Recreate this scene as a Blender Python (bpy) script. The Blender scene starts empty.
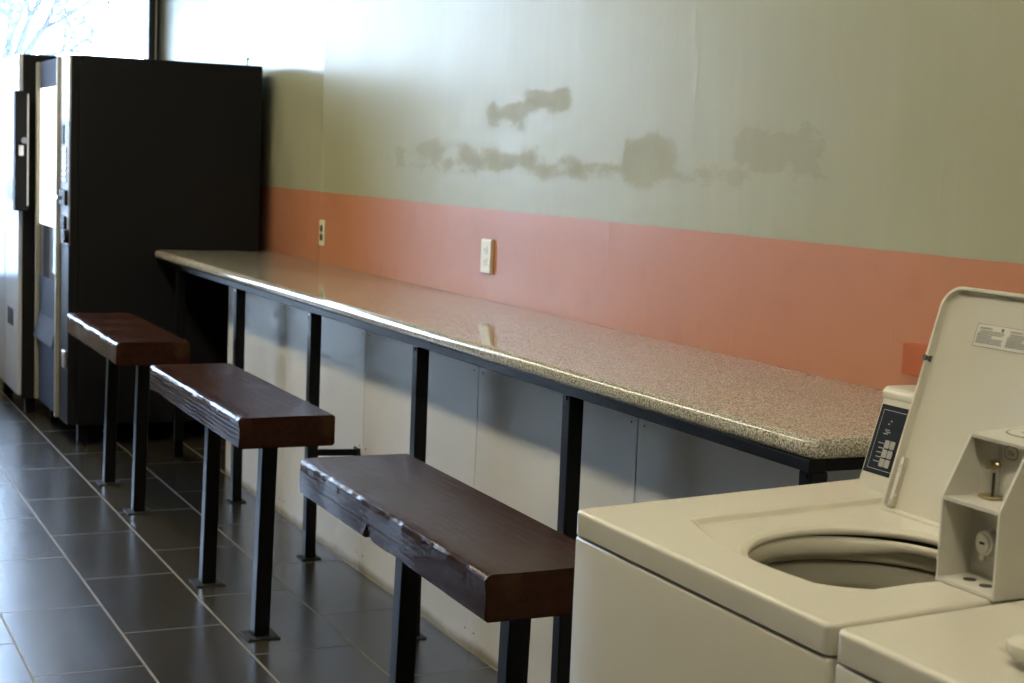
import bpy, bmesh, math, random
from mathutils import Vector, Matrix, noise
random.seed(7)
SC = bpy.context.scene
COL = SC.collection
PI = math.pi

# ------------------------------------------------------------------ materials
def mat(name):
    m = bpy.data.materials.new(name); m.use_nodes = True
    nt = m.node_tree; b = nt.nodes['Principled BSDF']
    return m, nt, b

def N(nt, kind, **kw):
    n = nt.nodes.new(kind)
    for k, v in kw.items():
        if k.startswith('i_'):
            key = k[2:]
            key = int(key) if key.isdigit() else key
            n.inputs[key].default_value = v
        else: setattr(n, k, v)
    return n

def lk(nt, a, b): nt.links.new(a, b)

def rgb(c): return (c[0], c[1], c[2], 1.0)

def simple(name, col, rough=.5, metal=0, spec=.5, bump=0, bscale=60, var=0):
    m, nt, b = mat(name)
    b.inputs['Base Color'].default_value = rgb(col)
    b.inputs['Roughness'].default_value = rough
    b.inputs['Metallic'].default_value = metal
    b.inputs['Specular IOR Level'].default_value = spec
    if bump or var:
        tc = N(nt, 'ShaderNodeTexCoord')
        nz = N(nt, 'ShaderNodeTexNoise', i_Scale=bscale, i_Detail=4.0)
        lk(nt, tc.outputs['Object'], nz.inputs['Vector'])
        if bump:
            bp = N(nt, 'ShaderNodeBump', i_Strength=bump, i_Distance=.002)
            lk(nt, nz.outputs['Fac'], bp.inputs['Height']); lk(nt, bp.outputs['Normal'], b.inputs['Normal'])
        if var:
            mx = N(nt, 'ShaderNodeMix', data_type='RGBA')
            mx.inputs[6].default_value = rgb([c*(1-var) for c in col]); mx.inputs[7].default_value = rgb([min(1, c*(1+var)) for c in col])
            lk(nt, nz.outputs['Fac'], mx.inputs[0]); lk(nt, mx.outputs[2], b.inputs['Base Color'])
    return m

def emis(name, col, st):
    m, nt, b = mat(name)
    b.inputs['Base Color'].default_value = rgb(col)
    b.inputs['Emission Color'].default_value = rgb(col)
    b.inputs['Emission Strength'].default_value = st
    return m

def math_(nt, op, a, b=None, c=None, clamp=False):
    n = N(nt, 'ShaderNodeMath', operation=op, use_clamp=clamp)
    for i, v in enumerate((a, b, c)):
        if v is None: continue
        if isinstance(v, (int, float)): n.inputs[i].default_value = v
        else: lk(nt, v, n.inputs[i])
    return n.outputs[0]

def mixc(nt, fac, a, b):
    mx = N(nt, 'ShaderNodeMix', data_type='RGBA')
    for idx, v in ((0, fac), (6, a), (7, b)):
        if isinstance(v, (int, float)): mx.inputs[idx].default_value = v
        elif isinstance(v, (tuple, list)): mx.inputs[idx].default_value = rgb(v)
        else: lk(nt, v, mx.inputs[idx])
    return mx.outputs[2]

def sstep(nt, v, a, b):
    mr = N(nt, 'ShaderNodeMapRange', interpolation_type='SMOOTHSTEP')
    lk(nt, v, mr.inputs[0]); mr.inputs[1].default_value = a; mr.inputs[2].default_value = b
    return mr.outputs[0]

# painted wall: sage above, terracotta band below, rolled-on gloss with matte scuffs
def wall_paint():
    m, nt, b = mat('painted_plaster')
    tc = N(nt, 'ShaderNodeTexCoord'); co = tc.outputs['Object']
    sp = N(nt, 'ShaderNodeSeparateXYZ'); lk(nt, co, sp.inputs[0])
    y, z = sp.outputs[1], sp.outputs[2]
    mp = N(nt, 'ShaderNodeMapping'); mp.inputs['Scale'].default_value = (1, 9, .8); lk(nt, co, mp.inputs[0])
    streak = N(nt, 'ShaderNodeTexNoise', i_Scale=1.6, i_Detail=5.0, i_Roughness=.6); lk(nt, mp.outputs[0], streak.inputs['Vector'])
    cloud = N(nt, 'ShaderNodeTexNoise', i_Scale=2.2, i_Detail=5.0, i_Roughness=.6); lk(nt, co, cloud.inputs['Vector'])
    fine = N(nt, 'ShaderNodeTexNoise', i_Scale=45.0, i_Detail=6.0, i_Roughness=.7); lk(nt, co, fine.inputs['Vector'])
    wig = N(nt, 'ShaderNodeTexNoise', i_Scale=9.0, i_Detail=3.0); lk(nt, co, wig.inputs['Vector'])
    # scuff patches: a few boxes on the wall, broken up by noise
    def box(y0, y1, z0, z1, s=.05):
        a = math_(nt, 'MULTIPLY', sstep(nt, y, y0-s, y0+s), sstep(nt, y, y1+s, y1-s))
        c = math_(nt, 'MULTIPLY', sstep(nt, z, z0-s, z0+s), sstep(nt, z, z1+s, z1-s))
        return math_(nt, 'MULTIPLY', a, c)
    rg = [box(4.45, 5.35, 1.345, 1.43, .06), box(4.32, 4.66, 1.54, 1.63, .04), box(3.70, 4.0, 1.35, 1.48, .04), box(3.2, 4.7, 1.34, 1.40, .05),
          box(3.0, 3.45, 1.36, 1.50, .07), box(4.60, 4.95, 1.50, 1.58, .06), box(5.2, 5.8, 1.36, 1.45, .08)]
    s = rg[0]
    for r in rg[1:]: s = math_(nt, 'MAXIMUM', s, r)
    pn = N(nt, 'ShaderNodeTexNoise', i_Scale=12.0, i_Detail=10.0, i_Roughness=.72); mpp = N(nt, 'ShaderNodeMapping'); mpp.inputs['Scale'].default_value = (1, .42, 1); lk(nt, co, mpp.inputs[0]); lk(nt, mpp.outputs[0], pn.inputs['Vector'])
    sc_ = math_(nt, 'ADD', math_(nt, 'MULTIPLY', s, .8), math_(nt, 'MULTIPLY', math_(nt, 'SUBTRACT', pn.outputs['Fac'], .5), 2.6))
    scuff = math_(nt, 'MULTIPLY', sstep(nt, sc_, .42, .64), sstep(nt, s, .05, .5))
    sage = mixc(nt, cloud.outputs['Fac'], (.315, .307, .185), (.36, .352, .225))
    sage = mixc(nt, math_(nt, 'MULTIPLY', scuff, .3), sage, (.24, .225, .13))
    sage = mixc(nt, math_(nt, 'MULTIPLY', sstep(nt, streak.outputs['Fac'], .45, .8), .25), sage, (.39, .385, .27))
    terra = mixc(nt, cloud.outputs['Fac'], (.42, .168, .082), (.48, .21, .112))
    terra = mixc(nt, math_(nt, 'MULTIPLY', sstep(nt, wig.outputs['Fac'], .52, .75), .35), terra, (.41, .15, .072))
    edge = math_(nt, 'ADD', z, math_(nt, 'MULTIPLY', math_(nt, 'SUBTRACT', wig.outputs['Fac'], .5), .006))
    up = sstep(nt, edge, 1.2235, 1.2265)
    colr = mixc(nt, up, terra, sage)
    lk(nt, colr, b.inputs['Base Color'])
    ro = math_(nt, 'SUBTRACT', math_(nt, 'ADD', .27, math_(nt, 'MULTIPLY', cloud.outputs['Fac'], .14)), math_(nt, 'MULTIPLY', sstep(nt, y, 6.66, 6.70), .12))
    ro = math_(nt, 'ADD', ro, math_(nt, 'MULTIPLY', scuff, .16))
    lk(nt, ro, b.inputs['Roughness'])
    b.inputs['Specular IOR Level'].default_value = .17
    h = math_(nt, 'ADD', math_(nt, 'MULTIPLY', streak.outputs['Fac'], .4), math_(nt, 'MULTIPLY', fine.outputs['Fac'], .12))
    h = math_(nt, 'ADD', h, math_(nt, 'MULTIPLY', cloud.outputs['Fac'], .7))
    mr_ = N(nt, 'ShaderNodeMapping'); mr_.inputs['Scale'].default_value = (1, 11, 1.3); lk(nt, co, mr_.inputs[0])
    rid = N(nt, 'ShaderNodeTexNoise', i_Scale=2.3, i_Detail=2.0); lk(nt, mr_.outputs[0], rid.inputs['Vector'])
    h = math_(nt, 'ADD', h, math_(nt, 'MULTIPLY', sstep(nt, rid.outputs['Fac'], .66, .76), .14))
    bp = N(nt, 'ShaderNodeBump', i_Strength=.35, i_Distance=.006); lk(nt, h, bp.inputs['Height']); lk(nt, bp.outputs['Normal'], b.inputs['Normal'])
    return m

def tile_floor():
    m, nt, b = mat('slate_tile')
    tc = N(nt, 'ShaderNodeTexCoord'); co = tc.outputs['Object']
    # brick texture: u along y (tile length), v along x (rows)
    sp = N(nt, 'ShaderNodeSeparateXYZ'); lk(nt, co, sp.inputs[0])
    TL, TW = .6126, .2954
    u = math_(nt, 'DIVIDE', math_(nt, 'SUBTRACT', sp.outputs[1], FY0), TL)
    v = math_(nt, 'DIVIDE', math_(nt, 'SUBTRACT', sp.outputs[0], FX0), TW)
    row = math_(nt, 'FLOOR', v)
    par = math_(nt, 'MULTIPLY', math_(nt, 'FRACT', math_(nt, 'MULTIPLY', row, .5)), 2.0)
    u2 = math_(nt, 'ADD', u, math_(nt, 'MULTIPLY', par, .5))
    fu = math_(nt, 'FRACT', u2); fv = math_(nt, 'FRACT', v)
    du = math_(nt, 'MULTIPLY', math_(nt, 'MINIMUM', fu, math_(nt, 'SUBTRACT', 1.0, fu)), TL)
    dv = math_(nt, 'MULTIPLY', math_(nt, 'MINIMUM', fv, math_(nt, 'SUBTRACT', 1.0, fv)), TW)
    gu = sstep(nt, du, .0042, .0022)      # cross joints, thin
    gv = sstep(nt, dv, .0040, .0024)      # long joints, wider
    gu = math_(nt, 'MULTIPLY', gu, .85); g = math_(nt, 'MAXIMUM', gu, gv)
    # per tile variation
    cmb = N(nt, 'ShaderNodeCombineXYZ'); lk(nt, math_(nt, 'FLOOR', u2), cmb.inputs[0]); lk(nt, row, cmb.inputs[1])
    wn = N(nt, 'ShaderNodeTexWhiteNoise'); lk(nt, cmb.outputs[0], wn.inputs['Vector'])
    mp = N(nt, 'ShaderNodeMapping'); mp.inputs['Scale'].default_value = (6, 2.2, 1); lk(nt, co, mp.inputs[0])
    cl = N(nt, 'ShaderNodeTexNoise', i_Scale=3.0, i_Detail=4.5, i_Roughness=.6); lk(nt, mp.outputs[0], cl.inputs['Vector'])
    base = mixc(nt, cl.outputs['Fac'], (.016, .014, .0095), (.044, .038, .026))
    base = mixc(nt, math_(nt, 'MULTIPLY', wn.outputs['Value'], .35), base, (.040, .034, .024))
    colr = mixc(nt, gv, mixc(nt, gu, base, (.085, .08, .062)), (.20, .185, .15))
    lk(nt, colr, b.inputs['Base Color'])
    lo = N(nt, 'ShaderNodeTexNoise', i_Scale=4.0, i_Detail=1.0); lk(nt, co, lo.inputs['Vector'])
    ro = math_(nt, 'ADD', .205, math_(nt, 'MULTIPLY', lo.outputs['Fac'], .09))
    ro = math_(nt, 'ADD', ro, math_(nt, 'MULTIPLY', g, .4))
    lk(nt, ro, b.inputs['Roughness'])
    b.inputs['Specular IOR Level'].default_value = .30
    h = math_(nt, 'MULTIPLY', g, -1.0)
    bp = N(nt, 'ShaderNodeBump', i_Strength=.07, i_Distance=.002); lk(nt, h, bp.inputs['Height']); lk(nt, bp.outputs['Normal'], b.inputs['Normal'])
    return m

def wainscot():
    m, nt, b = mat('white_painted_board')
    tc = N(nt, 'ShaderNodeTexCoord'); co = tc.outputs['Object']
    sp = N(nt, 'ShaderNodeSeparateXYZ'); lk(nt, co, sp.inputs[0]); z = sp.outputs[2]
    n1 = N(nt, 'ShaderNodeTexNoise', i_Scale=70.0, i_Detail=5.0); lk(nt, co, n1.inputs['Vector'])
    n2 = N(nt, 'ShaderNodeTexNoise', i_Scale=5.0, i_Detail=6.0, i_Roughness=.65); lk(nt, co, n2.inputs['Vector'])
    base = mixc(nt, n2.outputs['Fac'], (.62, .60, .55), (.70, .68, .63))
    zz = math_(nt, 'ADD', z, math_(nt, 'MULTIPLY', math_(nt, 'SUBTRACT', n2.outputs['Fac'], .5), .05))
    grime = sstep(nt, zz, .035, .004)
    base = mixc(nt, math_(nt, 'MULTIPLY', grime, .85), base, (.16, .115, .04))
    sm = math_(nt, 'MULTIPLY', sstep(nt, n2.outputs['Fac'], .62, .75), sstep(nt, z, .34, .08))
    base = mixc(nt, math_(nt, 'MULTIPLY', sm, .5), base, (.25, .24, .24))
    lk(nt, base, b.inputs['Base Color'])
    b.inputs['Roughness'].default_value = .42
    bp = N(nt, 'ShaderNodeBump', i_Strength=.25, i_Distance=.002); lk(nt, n1.outputs['Fac'], bp.inputs['Height']); lk(nt, bp.outputs['Normal'], b.inputs['Normal'])
    return m

def laminate():
    m, nt, b = mat('speckled_laminate')
    tc = N(nt, 'ShaderNodeTexCoord'); co = tc.outputs['Object']
    n1 = N(nt, 'ShaderNodeTexNoise', i_Scale=260.0, i_Detail=2.5, i_Roughness=.6); lk(nt, co, n1.inputs['Vector'])
    n2 = N(nt, 'ShaderNodeTexVoronoi', i_Scale=190.0); lk(nt, co, n2.inputs['Vector'])
    cr = N(nt, 'ShaderNodeValToRGB'); lk(nt, n1.outputs['Fac'], cr.inputs[0])
    e = cr.color_ramp.elements; e[0].position = .34; e[0].color = (.12, .105, .08, 1); e[1].position = .66; e[1].color = (.70, .66, .54, 1)
    k = cr.color_ramp.elements.new(.46); k.color = (.265, .243, .18, 1)
    k = cr.color_ramp.elements.new(.56); k.color = (.47, .435, .335, 1)
    c = mixc(nt, math_(nt, 'MULTIPLY', sstep(nt, n2.outputs['Distance'], .22, .12), .35), cr.outputs[0], (.42, .35, .25))
    lk(nt, c, b.inputs['Base Color'])
    b.inputs['Roughness'].default_value = .075
    b.inputs['Specular IOR Level'].default_value = .5
    return m

def stool_wood():
    m, nt, b = mat('stained_plank')
    tc = N(nt, 'ShaderNodeTexCoord'); co = tc.outputs['Object']
    mp = N(nt, 'ShaderNodeMapping'); mp.inputs['Scale'].default_value = (28, 1.6, 28); lk(nt, co, mp.inputs[0])
    gr = N(nt, 'ShaderNodeTexNoise', i_Scale=3.0, i_Detail=6.0, i_Roughness=.65); lk(nt, mp.outputs[0], gr.inputs['Vector'])
    wv = N(nt, 'ShaderNodeTexWave', wave_type='BANDS', bands_direction='Z', i_Scale=26.0, i_Distortion=4.0, i_Detail=3.0)
    wv.inputs['Detail Scale'].default_value = 1.5
    mp2 = N(nt, 'ShaderNodeMapping'); mp2.inputs['Scale'].default_value = (1, .25, 1); lk(nt, co, mp2.inputs[0]); lk(nt, mp2.outputs[0], wv.inputs['Vector'])
    big = N(nt, 'ShaderNodeTexNoise', i_Scale=7.0, i_Detail=4.0); lk(nt, co, big.inputs['Vector'])
    c = mixc(nt, gr.outputs['Fac'], (.011, .004, .0026), (.046, .016, .008))
    c = mixc(nt, math_(nt, 'MULTIPLY', sstep(nt, big.outputs['Fac'], .5, .72), .4), c, (.075, .042, .018))
    lk(nt, c, b.inputs['Base Color'])
    ro = math_(nt, 'ADD', .12, math_(nt, 'MULTIPLY', big.outputs['Fac'], .20)); lk(nt, ro, b.inputs['Roughness'])
    b.inputs['Specular IOR Level'].default_value = .10
    geo = N(nt, 'ShaderNodeNewGeometry'); sn = N(nt, 'ShaderNodeSeparateXYZ'); lk(nt, geo.outputs['Normal'], sn.inputs[0])
    h = math_(nt, 'ADD', math_(nt, 'MULTIPLY', wv.outputs['Fac'], .2), math_(nt, 'MULTIPLY', gr.outputs['Fac'], .8))
    h = math_(nt, 'ADD', h, math_(nt, 'MULTIPLY', big.outputs['Fac'], .9))
    bp = N(nt, 'ShaderNodeBump', i_Strength=.30, i_Distance=.004); lk(nt, h, bp.inputs['Height']); lk(nt, bp.outputs['Normal'], b.inputs['Normal'])
    return m

FX0, FY0 = .6344, .4695          # a long floor joint and a cross joint

# ------------------------------------------------------------------ camera (fitted from the photograph)
F_PX, YAW, PITCH, ROLL, CAMH = 1584.8855, .446606, .111772, .039676, 1.38155
def make_camera():
    fw = Vector((math.sin(YAW)*math.cos(PITCH), math.cos(YAW)*math.cos(PITCH), -math.sin(PITCH)))
    rt = Vector((math.cos(YAW), -math.sin(YAW), 0)); up = rt.cross(fw)
    c, s = math.cos(ROLL), math.sin(ROLL)
    r = c*rt + s*up; u = -s*rt + c*up
    cd = bpy.data.cameras.new('camera'); o = bpy.data.objects.new('camera', cd); COL.objects.link(o)
    M = Matrix((r, u, -fw)).transposed().to_4x4(); M.translation = Vector((0, 0, CAMH)); o.matrix_world = M
    cd.sensor_width = 36; cd.sensor_fit = 'HORIZONTAL'; cd.lens = F_PX/1024*36
    cd.clip_start = .05; cd.clip_end = 200
    cd.dof.use_dof = True; cd.dof.focus_distance = 2.95; cd.dof.aperture_fstop = 9.0
    SC.camera = o

# ------------------------------------------------------------------ mesh helpers (world coordinates; roots subtract their own place)
def link(name, bm, m, root=None, smooth=False, angle=40, parent=None):
    me = bpy.data.meshes.new(name)
    par = parent or root
    if par is not None:
        org = par['_org'] if '_org' in par else (0, 0, 0)
        bmesh.ops.translate(bm, verts=bm.verts, vec=-Vector(org))
    bmesh.ops.recalc_face_normals(bm, faces=bm.faces)
    if smooth:
        for f in bm.faces: f.smooth = True
        for e in bm.edges:
            if len(e.link_faces) == 2 and e.calc_face_angle(0) > math.radians(angle): e.smooth = False
    bm.to_mesh(me); bm.free()
    if isinstance(m, (list, tuple)):
        for k in m: me.materials.append(k)
    else: me.materials.append(m)
    o = bpy.data.objects.new(name, me); COL.objects.link(o)
    if par is not None:
        o.parent = par
        o['_org'] = list(org)
    return o

def thing(name, loc, label, cat, group=None):
    o = bpy.data.objects.new(name, None); COL.objects.link(o); o.location = loc; o.empty_display_size = .1
    o['label'] = label; o['category'] = cat
    if group: o['group'] = group
    o['_org'] = list(loc)
    return o

def tag(o, label, cat, group=None):
    o['label'] = label; o['category'] = cat
    if group: o['group'] = group
    return o

def structure(name, bm, m, parent=None, **kw):
    o = link(name, bm, m, parent, **kw)
    o['kind'] = 'structure'
    return o

def box(bm, x0, x1, y0, y1, z0, z1, bev=0, seg=2):
    r = bmesh.ops.create_cube(bm, size=1)
    vs = r['verts']
    bmesh.ops.scale(bm, vec=(abs(x1-x0), abs(y1-y0), abs(z1-z0)), verts=vs)
    bmesh.ops.translate(bm, vec=((x0+x1)/2, (y0+y1)/2, (z0+z1)/2), verts=vs)
    if bev:
        es = set()
        for v in vs: es.update(v.link_edges)
        bmesh.ops.bevel(bm, geom=list(es), offset=bev, segments=seg, affect='EDGES', profile=.5)
    return bm

def bx(*a, **k): return box(bmesh.new(), *a, **k)

def cyl(bm, p0, p1, r0, r1=None, seg=20):
    p0, p1 = Vector(p0), Vector(p1); d = p1-p0
    r1 = r0 if r1 is None else r1
    q = d.to_track_quat('Z', 'Y').to_matrix().to_4x4(); q.translation = (p0+p1)/2
    bmesh.ops.create_cone(bm, cap_ends=True, cap_tris=False, segments=seg, radius1=r0, radius2=r1, depth=d.length, matrix=q)
    return bm

def prism(bm, pts, a0, a1, axis='y'):
    """pts: closed outline of (x,z) [axis y], (y,z) [axis x] or (x,y) [axis z], swept from a0 to a1"""
    def P(p, a):
        return {'y': (p[0], a, p[1]), 'x': (a, p[0], p[1]), 'z': (p[0], p[1], a)}[axis]
    A = [bm.verts.new(P(p, a0)) for p in pts]; B = [bm.verts.new(P(p, a1)) for p in pts]
    n = len(pts)
    for i in range(n): bm.faces.new((A[i], A[(i+1) % n], B[(i+1) % n], B[i]))
    bm.faces.new(A); bm.faces.new(B[::-1])
    return bm

def plane_box(bm, org, ex, ey, ez, u0, u1, v0, v1, d0, d1):
    """box in a local frame: org + ex*u + ey*v + ez*d"""
    org, ex, ey, ez = map(Vector, (org, ex, ey, ez))
    V = [bm.verts.new(org + ex*u + ey*v + ez*d) for d in (d0, d1) for v in (v0, v1) for u in (u0, u1)]
    for f in ((0, 1, 3, 2), (4, 6, 7, 5), (0, 4, 5, 1), (2, 3, 7, 6), (0, 2, 6, 4), (1, 5, 7, 3)): bm.faces.new([V[i] for i in f])
    return bm

def rrect(u0, u1, v0, v1, r, n=6):
    """rounded rectangle outline, r may be 4 radii (u0v0,u1v0,u1v1,u0v1)"""
    r = r if isinstance(r, (tuple, list)) else (r,)*4
    out = []
    for (cu, cv, a0, rr) in ((u0+r[0], v0+r[0], PI, r[0]), (u1-r[1], v0+r[1], 1.5*PI, r[1]), (u1-r[2], v1-r[2], 0, r[2]), (u0+r[3], v1-r[3], .5*PI, r[3])):
        for i in range(n+1):
            a = a0 + .5*PI*i/n
            out.append((cu+rr*math.cos(a), cv+rr*math.sin(a)))
    return out

def text_bm(txt, size, org, ex, ey, ez, depth=.0004, align='LEFT', bm=None):
    """lettering as a thin raised mesh in a local frame"""
    cu = bpy.data.curves.new('lettering', 'FONT'); cu.body = txt; cu.size = size; cu.align_x = align; cu.extrude = depth; cu.resolution_u = 3
    o = bpy.data.objects.new('lettering', cu); COL.objects.link(o)
    dg = bpy.context.evaluated_depsgraph_get(); dg.update()
    me = bpy.data.meshes.new_from_object(o.evaluated_get(dg))
    bpy.data.objects.remove(o); bpy.data.curves.remove(cu)
    b2 = bmesh.new(); b2.from_mesh(me); bpy.data.meshes.remove(me)
    M = Matrix((Vector(ex), Vector(ey), Vector(ez))).transposed().to_4x4(); M.translation = Vector(org)
    bmesh.ops.transform(b2, matrix=M, verts=b2.verts)
    if bm is None: return b2
    t = bpy.data.meshes.new('t'); b2.to_mesh(t); b2.free(); bm.from_mesh(t); bpy.data.meshes.remove(t)
    return bm

def ss(a, b, x):
    t = max(0, min(1, (x-a)/(b-a))); return t*t*(3-2*t)

# ------------------------------------------------------------------ shared materials
M = dict(
    wall=wall_paint(), floor=tile_floor(), board=wainscot(), top=laminate(), wood=stool_wood(),
    ceil=simple('ceiling_white', (.42, .40, .36), .9), offwhite=simple('offwhite_wall', (.36, .34, .29), .7),
    trimtan=simple('anodised_tan_trim', (.30, .275, .20), .45, 0, .4), case_glow=emis('painted_window_glare', (.93, .96, 1.0), 1.5),
    lockplate=simple('zinc_lock_plate', (.46, .45, .40), .4, .5),
    sill=simple('beige_end_wall', (.42, .36, .24), .6),
    steel=simple('black_enamelled_steel', (.0045, .0045, .005), .34, 0, .13, .15, 120),
    plate=simple('worn_black_plate', (.012, .0115, .011), .6, 0, .25, .3, 90, .3),
    black=simple('black_cabinet_paint', (.008, .008, .0085), .6, 0, .15),
    frame=simple('dark_bronze_aluminium', (.018, .017, .018), .35, .3),
    alu=simple('satin_aluminium', (.55, .52, .45), .3, .85),
    almond=simple('almond_enamel', (.55, .515, .41), .2, 0, .42),
    almond_box=simple('almond_coin_box', (.55, .525, .44), .32, 0, .5, .06, 300),
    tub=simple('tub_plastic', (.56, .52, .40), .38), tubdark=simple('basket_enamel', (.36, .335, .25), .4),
    gap_dark=simple('dark_gap', (.012, .011, .01), .7),
    panel=simple('black_membrane_panel', (.010, .010, .010), .5, 0, .06), ink=simple('grey_ink', (.33, .31, .25), .5),
    key=simple('grey_key', (.30, .275, .21), .4), dark_ink=simple('label_ink', (.08, .072, .058), .6),
    label=simple('label_paper', (.50, .465, .36), .45), rubber=simple('grey_rubber', (.07, .07, .06), .6),
    chrome=simple('chrome', (.80, .78, .74), .32, 1), brass=simple('nickel_brass', (.55, .47, .28), .25, 1), slotdark=simple('slot_dark', (.01, .01, .01), .5),
    ivory=simple('ivory_plastic', (.66, .60, .42), .35), plugdark=simple('socket_dark', (.05, .045, .035), .5),
    boxpaint=simple('orange_painted_box', (.40, .095, .018), .5, 0, .2, .2, 80),
    white_pl=simple('white_panel', (.5, .51, .52), .25), blue_pl=simple('blue_grey_panel', (.045, .055, .085), .7, 0, .06), flap=simple('grey_flap', (.06, .066, .09), .7, 0, .06), grey_pl=simple('grey_plastic', (.25, .26, .30), .5, 0, .2),
    light=emis('fluorescent_diffuser', (1.0, .91, .70), 25.0), light_dim=emis('dim_fluorescent_diffuser', (1.0, .92, .72), 20.0), white_metal=simple('white_metal', (.7, .7, .68), .4),
    pave=simple('concrete_paving', (.45, .45, .44), .9, 0, .3, .2, 20, .15), bark=simple('bark', (.15, .145, .145), .9), leaf=simple('leaf', (.13, .15, .14), .7),
)
def glass_mat(name, tint=(1, 1, 1), mixf=.9):
    m, nt, b = mat(name)
    tr = N(nt, 'ShaderNodeBsdfTransparent'); tr.inputs[0].default_value = rgb(tint)
    gl = N(nt, 'ShaderNodeBsdfGlossy'); gl.inputs['Roughness'].default_value = .02
    fr = N(nt, 'ShaderNodeFresnel', i_IOR=1.5)
    ms = N(nt, 'ShaderNodeMixShader'); lk(nt, fr.outputs[0], ms.inputs[0]); lk(nt, tr.outputs[0], ms.inputs[1]); lk(nt, gl.outputs[0], ms.inputs[2])
    lk(nt, ms.outputs[0], nt.nodes['Material Output'].inputs[0])
    return m
M['pane'] = glass_mat('window_glass', (.96, .98, .97)); M['case_glass'] = glass_mat('case_glass', (.55, .58, .62))

# ------------------------------------------------------------------ the room
XW, XK = 2.24, 1.819             # painted wall face, white board face below the counter
YE, YB, XL, ZC = 9.85, -2.6, -3.6, 2.9
YK = 6.62                        # far end of the boarded low wall
def room():
    structure('floor', bx(XL-.2, XW+.2, YB-.2, YE+.15, -.12, 0), M['floor'])
    structure('ceiling', bx(XL-.2, XW+.2, YB-.2, YE+.15, ZC, ZC+.1), M['ceil'])
    structure('wall_right', bx(XW, XW+.15, YB, YE+.15, 0, ZC), M['wall'])
    structure('wall_left', bx(XL-.15, XL, YB, YE+.15, 0, ZC), M['offwhite'])
    structure('wall_back', bx(XL, XW, YB-.15, YB, 0, ZC), M['offwhite'])
    # low boarded wall: panels with open joints between them
    js = [5.80, 4.92, 4.005, 3.112, 2.21, 1.31, .41, -.49, -1.39, -2.29]
    out = [(XW, YK), (XK, YK)]
    for j in js: out += [(XK, j+.003), (XK+.006, j+.002), (XK+.006, j-.002), (XK, j-.003)]
    out += [(XK, YB), (XW, YB)]
    w = structure('wall_low', prism(bmesh.new(), out, 0, .874, 'z'), M['board'])
    bm = bmesh.new()
    for j in js[:5]:
        for s in (-1, 1):
            for z in (.055, .42, .80):
                cyl(bm, (XK+.001, j+s*.03, z), (XK-.0012, j+s*.03, z), .003, .0025, 8)
    structure('trim_1', bm, M['plate'], w)
    # storefront glazing at the end of the room
    fr = bmesh.new()
    xs = [XW-.002, .62, -1.0]
    ZSILL = .55
    sl = bx(XL-.15, -1.0, YE, YE+.15, 0, ZC); box(sl, -1.0, XW, YE, YE+.15, 0, ZSILL)
    structure('wall_front', sl, M['sill'])
    for i, x in enumerate(xs):
        if i == 0: box(fr, 2.168, 2.236, YE-.03, YE+.10, ZSILL, ZC, .004)
        else: box(fr, x-.028, x+.028, YE-.03, YE+.08, ZSILL, ZC, .004)
    box(fr, -1.0, XW, YE-.03, YE+.08, ZSILL, ZSILL+.06, .004); box(fr, -1.0, XW, YE-.03, YE+.08, ZC-.08, ZC, .004)
    wn = structure('window_1', fr, M['frame'])
    for i in range(2):
        structure('window_pane', bx(xs[i+1]+.02, xs[i]-.02, YE+.02, YE+.026, ZSILL+.05, ZC-.07), M['pane'], wn)
    structure('trim_2', bx(2.208, 2.216, YE-.034, YE-.03, ZSILL+.06, ZC-.08), M['alu'], wn)

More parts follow.
